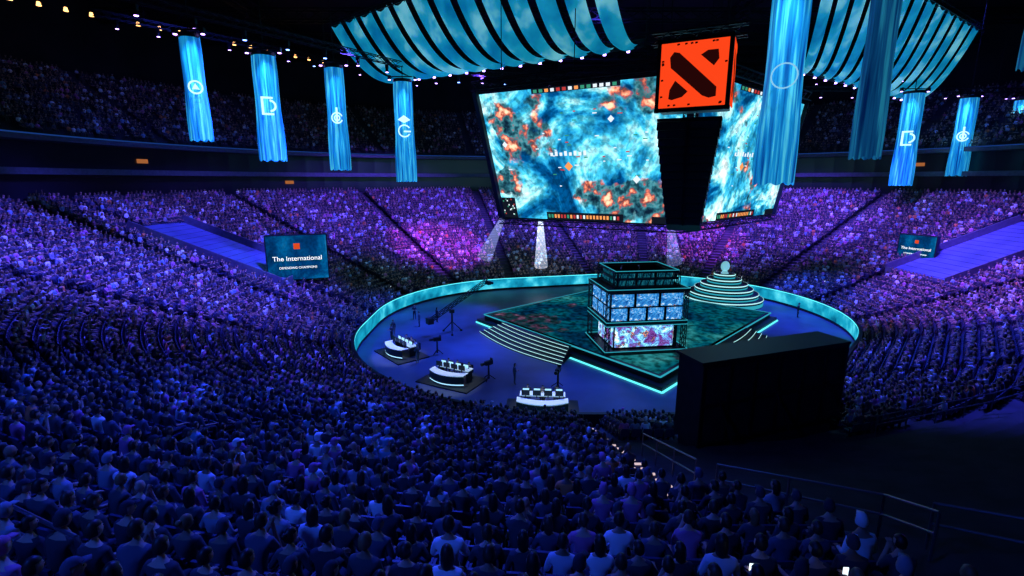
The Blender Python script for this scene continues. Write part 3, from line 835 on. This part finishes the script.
# ------------------------------------------------------------ production desks
DESKTOP=pbr('desk_top_white_glow',(.85,.87,.9),.35,emit=(.6,.85,1),es=.25)  # part of the lit look is put into the top as emission
MON=emis('monitor_glow',(.35,.7,1),1.3)
def desk(x,y,rz,w=3.6):
    root=empty('production_desk',(x,y,0),rz); m=M()
    m.box((0,0,.05),(w+1.6,3.2,.1),mi=1)
    K=8
    for i in range(K):
        a0=-.5+i/K;a1=-.5+(i+1)/K
        def p(a,r): return (a*w, -r+ .9*(1-(2*a)**2)*-.6)
        o0,o1=p(a0,.75),p(a1,.75); i0,i1=p(a0,0),p(a1,0)
        m.add([(*o0,1.0),(*o1,1.0),(*i1,1.0),(*i0,1.0)],[(0,1,2,3)],0)
        m.add([(*o0,.1),(*o1,.1),(*o1,.94),(*o0,.94)],[(0,1,2,3)],1)
        m.add([(*o0,.92),(*o1,.92),(*o1,1.0),(*o0,1.0)],[(0,1,2,3)],0)
        m.add([(*o0,.2),(*o1,.2),(o1[0],o1[1]-.02,.3),(o0[0],o0[1]-.02,.3)],[(0,1,2,3)],2)
    m.box((0,.55,1.0),(w*.9,.8,.08),mi=0)
    for s in(-1,1): m.box((s*w*.42,.5,.55),(.1,.7,.9),mi=1)
    for i in range(4):
        xx=-w*.33+i*w*.22; m.box((xx,-.15,1.12),(.06,.12,.24),mi=1); m.box((xx,-.15,1.38),(.58,.06,.38),mi=1); m.box((xx,-.11,1.38),(.52,.02,.32),mi=2)
        m.box((xx,.5,1.3),(.5,.06,.34),mi=1); m.box((xx,.46,1.3),(.45,.02,.28),mi=2)
    m.obj('counter',[DESKTOP,BLACK,MON],root)
    for i in range(3):
        o=bpy.data.objects.new('presenter',random.choice(meshes[:6])); ROOT.objects.link(o); o.parent=root; o.location=(-w*.3+i*w*.3,1.15,.12); o.rotation_euler[2]=math.pi+random.uniform(-.3,.3)
        c=M(); c.box((0,-.03,.42),(.5,.46,.08)); c.box((0,-.25,.72),(.46,.07,.55)); c.cyl((0,0,.0),(0,0,.4),.05,n=8); c.box((0,0,.03),(.55,.08,.05)); c.box((0,0,.03),(.08,.55,.05))
        c.obj('desk_chair',[DARK],root,loc=o.location,rotz=o.rotation_euler[2])
desk(2.15,32.9,math.radians(-4)); desk(-4.9,38.2,math.radians(-28),3.3); desk(-10.4,44.6,math.radians(-50),3.3)
jb=empty('camera_crane',(-6.4,51.5,0),math.radians(35))
m=M(); m.cyl((0,0,.2),(0,0,2.2),.12,.09,12)
for a in range(3):
    t=a*2.1; m.beam((0,0,1.2),(1.1*math.cos(t),1.1*math.sin(t),.08),.09); m.cyl((1.1*math.cos(t),1.1*math.sin(t),0),(1.1*math.cos(t),1.1*math.sin(t),.16),.12,n=10)
m.box((0,0,2.35),(.4,.4,.35)); m.truss((-2.4,0,1.8),(4.5,0,5.2),.35,t=.06); m.box((-2.6,0,1.7),(.6,.7,.6)); m.box((4.6,0,4.9),(.35,.7,.4)); m.cyl((4.7,0,4.9),(5.2,0,4.8),.12,.16,10)
m.obj('jib_arm',[BLACK],jb)
def crew(x,y,rz,mesh=None,z=0):
    o=bpy.data.objects.new('crew_member',mesh or random.choice([STAND,STAND2])); ROOT.objects.link(o); o.location=(x,y,z); o.rotation_euler[2]=rz
for (x,y) in ((-8.4,42.2),(-10.3,53.5),(-8.6,55.3),(-11.4,56.5),(.2,37.5),(-12.4,50.3),(34,57.5),(-12.2,48.5)):
    crew(x,y,random.uniform(0,6.28))
def studio_cam(x,y,rz):
    root=empty('studio_camera',(x,y,0),rz); m=M()
    m.cyl((0,0,.15),(0,0,1.3),.09,.07,10)
    for a in range(3):
        t=a*2.1; m.beam((0,0,.5),(.55*math.cos(t),.55*math.sin(t),.05),.06)
    m.box((0,0,1.5),(.3,.7,.32)); m.cyl((0,.35,1.5),(0,.75,1.5),.1,.13,12); m.box((0,-.3,1.75),(.25,.06,.2))
    m.obj('body',[BLACK],root)
studio_cam(3.6,36.8,2.8); studio_cam(-1.9,38.4,2.3); studio_cam(-7.0,44.6,2.0)

# ------------------------------------------------------------ back of LED wall (near right)
bx=empty('video_screen_rear',(BXC[0],BXC[1],0),BXR)
m=M(); W,Hh,Dp=BW,BH,BD
m.box((0,0,BZ+Hh/2),(W,Dp,Hh)); m.box((0,0,BZ-.9),(W-.3,Dp-.3,1.8))
for x in np.linspace(-W/2,W/2,7): m.box((float(x),-Dp/2-.06,BZ+Hh/2),(.10,.12,Hh),mi=1)
for z in(.1,Hh/2,Hh-.08): m.box((0,-Dp/2-.05,BZ+z),(W+.1,.10,.12),mi=1)
m.box((0,0,BZ+Hh+.06),(W+.25,Dp+.25,.12),mi=1)
for s in(-1,0,1): m.beam((s*W*.38,-Dp/2-1.0,BZ+.55),(s*W*.38,-Dp/2,BZ+Hh*.55),.08,mi=1)
m.obj('cabinet',[pbr('drape_black',(.016,.017,.026),.8,0,noise=.4,nscale=2),DARK],bx)
panel('front_screen',(W/2-.2,Dp/2+.1,BZ+.3),(-W/2+.2,Dp/2+.1,BZ+.3),(-W/2+.2,Dp/2+.1,BZ+Hh-.2),(W/2-.2,Dp/2+.1,BZ+Hh-.2),GM,bx,.1,.1)

# ------------------------------------------------------------ hand rails & aisle lights near camera
def rail(pts,h=1.0,name='handrail'):
    m=M()
    for a,b in zip(pts[:-1],pts[1:]):
        a=Vector(a);b=Vector(b)
        for hh in(h,h*.55): m.cyl(a+Vector((0,0,hh)),b+Vector((0,0,hh)),.028,n=8)
    P=[]
    for a,b in zip(pts[:-1],pts[1:]):
        a=Vector(a);b=Vector(b);k=max(1,int((b-a).length/1.7))
        for i in range(k+1): P.append(a.lerp(b,i/k))
    for p in P: m.cyl(p-Vector((0,0,.02)),p+Vector((0,0,h)),.028,n=8)
    return m.obj(name,[RAILM])
def S(x,y): return (x,y,Z0+max(0,sdist(x,y))*SL)
rail([S(5.6,12.3),S(7.7,9.2),S(7.75,8.0)])
rail([S(5.3,18.5),S(5.3,13)])
rail([S(8.2,8.6),S(9.2,7.2),S(11,6)])
rail([S(17.2,21.7),S(24,23.2),S(30,24.6)])
rail([S(-8.0,6.8),S(-5.6,5.6)])
m=M()
for i in range(2,22):
    d=i*DT; y=YN-d
    for k in range(2): m.box((4.25+k*.42,y-.04,Z0+i*DZ+.04),(.24,.08,.05))
m.obj('aisle_step_lights',[emis('step_light',(.75,.55,.6),1.0)])

# ------------------------------------------------------------ light beams in haze, imitated by glowing cones
def beam_cone(p,q,r0,r1,col,s):
    m=M(); m.cyl(p,q,r0,r1,24)
    mt,nt,out=newmat('beam_glow'); e=nt.nodes.new('ShaderNodeEmission'); e.inputs[0].default_value=(*col,1); e.inputs[1].default_value=s
    nt.links.new(e.outputs[0],out.inputs['Volume']); return m.obj('light_beam',[mt])
beam_cone((4.0,71,12.5),(4.3,73,3.5),.12,1.0,(.6,.75,1),.055)
beam_cone((-.5,70,12.5),(-4,71.5,5),.12,1.1,(.4,.5,1),.02)
beam_cone((22,71,12.5),(24,73,4),.12,1.1,(.3,.4,1),.02)

# ------------------------------------------------------------ lights
def spot(name,loc,tgt,ang,col,pw,blend=.5,r=.3):
    l=bpy.data.lights.new(name,'SPOT'); l.spot_size=math.radians(ang); l.spot_blend=blend; l.color=col; l.energy=pw; l.shadow_soft_size=r
    o=bpy.data.objects.new(name,l); ROOT.objects.link(o); o.location=loc
    o.rotation_euler=(Vector(tgt)-Vector(loc)).to_track_quat('-Z','Y').to_euler(); return o
BL_=(.025,.055,1.0); VI=(.14,.06,1.0); PU=(.45,.05,1.0)
spot('wash_light_left',(-14,44,30),(-32,46,8),75,(.09,.07,1),105000,.6,1.2)
spot('wash_light_left_back',(-34,30,30),(-28,34,8),75,(.06,.065,1),65000,.6,1.2)
spot('wash_light_left_far',(-18,60,30),(-34,70,9),64,(.12,.07,1),70000,.8,1.2)
spot('wash_light_near',(-6,26,30),(-8,15,9),70,BL_,36000,.8,1.2)
spot('wash_light_near_back',(-12,-2,24),(-6,9,11),80,(.02,.10,1),4500,.6,1.2)
spot('wash_light_far_left',(-4,74,30),(-18,88,7),80,VI,110000,.6,1.2)
spot('wash_light_far',(14,80,30),(14,94,8),80,VI,100000,.6,1.2)
spot('wash_light_far_right',(36,76,30),(44,86,7),84,VI,120000,.6,1.2)
spot('wash_light_right',(34,48,30),(52,46,8),80,(.17,.07,1),150000,.6,1.2)
spot('wash_light_right_far',(42,62,30),(56,70,8),64,(.16,.07,1),60000,.8,1.2)
spot('wash_light_right_near',(28,38,28),(33,29,3),64,(.05,.06,1),60000,.6,1.2)
spot('wash_light_floor_a',(-2,52,28),(-7,52,0),56,(.03,.10,1),75000,.8,1)
spot('wash_light_floor_b',(32,58,28),(34,59,0),50,(.04,.07,1),90000,.8,1)
spot('wash_light_floor_c',(6,38,28),(7,34,0),50,(.03,.08,1),35000,.8,1)
spot('desk_spot_a',(2,42,25),(2.15,33,1),12,(.8,.95,1),12000)
spot('desk_spot_b',(-4,48,25),(-4.9,38.2,1),12,(.8,.95,1),12000)
spot('desk_spot_c',(-8,55,25),(-10.4,44.6,1),12,(.8,.95,1),12000)
spot('purple_spot_a',(-4,66,28),(-12,80,5),36,PU,90000)
spot('purple_spot_b',(34,70,28),(32,84,5),34,PU,60000)
for x,y,z0,z1,mt in BANL:
    if mt is BAN:
        k=math.hypot(x,y); dx,dy=-x/k*3.2,-y/k*3.2
        spot('banner_spot',(x+dx,y+dy,z1+2.0),(x,y,z0+4),40,(.25,.7,1),4000,.8,.2)
spot('upper_wash',(-30,60,40),(-45,75,22),90,(.05,.07,1),9000,1,2)
spot('upper_wash_b',(60,70,40),(72,92,22),90,(.05,.07,1),7000,1,2)
spot('upper_wash_c',(14,80,40),(14,115,24),100,(.08,.06,1),9000,1,2)
w=bpy.data.worlds.new('world'); SC.world=w; w.use_nodes=True
w.node_tree.nodes['Background'].inputs[0].default_value=(.01,.02,.16,1); w.node_tree.nodes['Background'].inputs[1].default_value=.10

cam=bpy.data.cameras.new('camera'); co=bpy.data.objects.new('camera',cam); ROOT.objects.link(co)
cam.sensor_width=36; cam.lens=36*500/1024; co.location=(0,0,16); co.rotation_euler=(math.radians(90-12.19),0,0); cam.clip_end=600
SC.camera=co
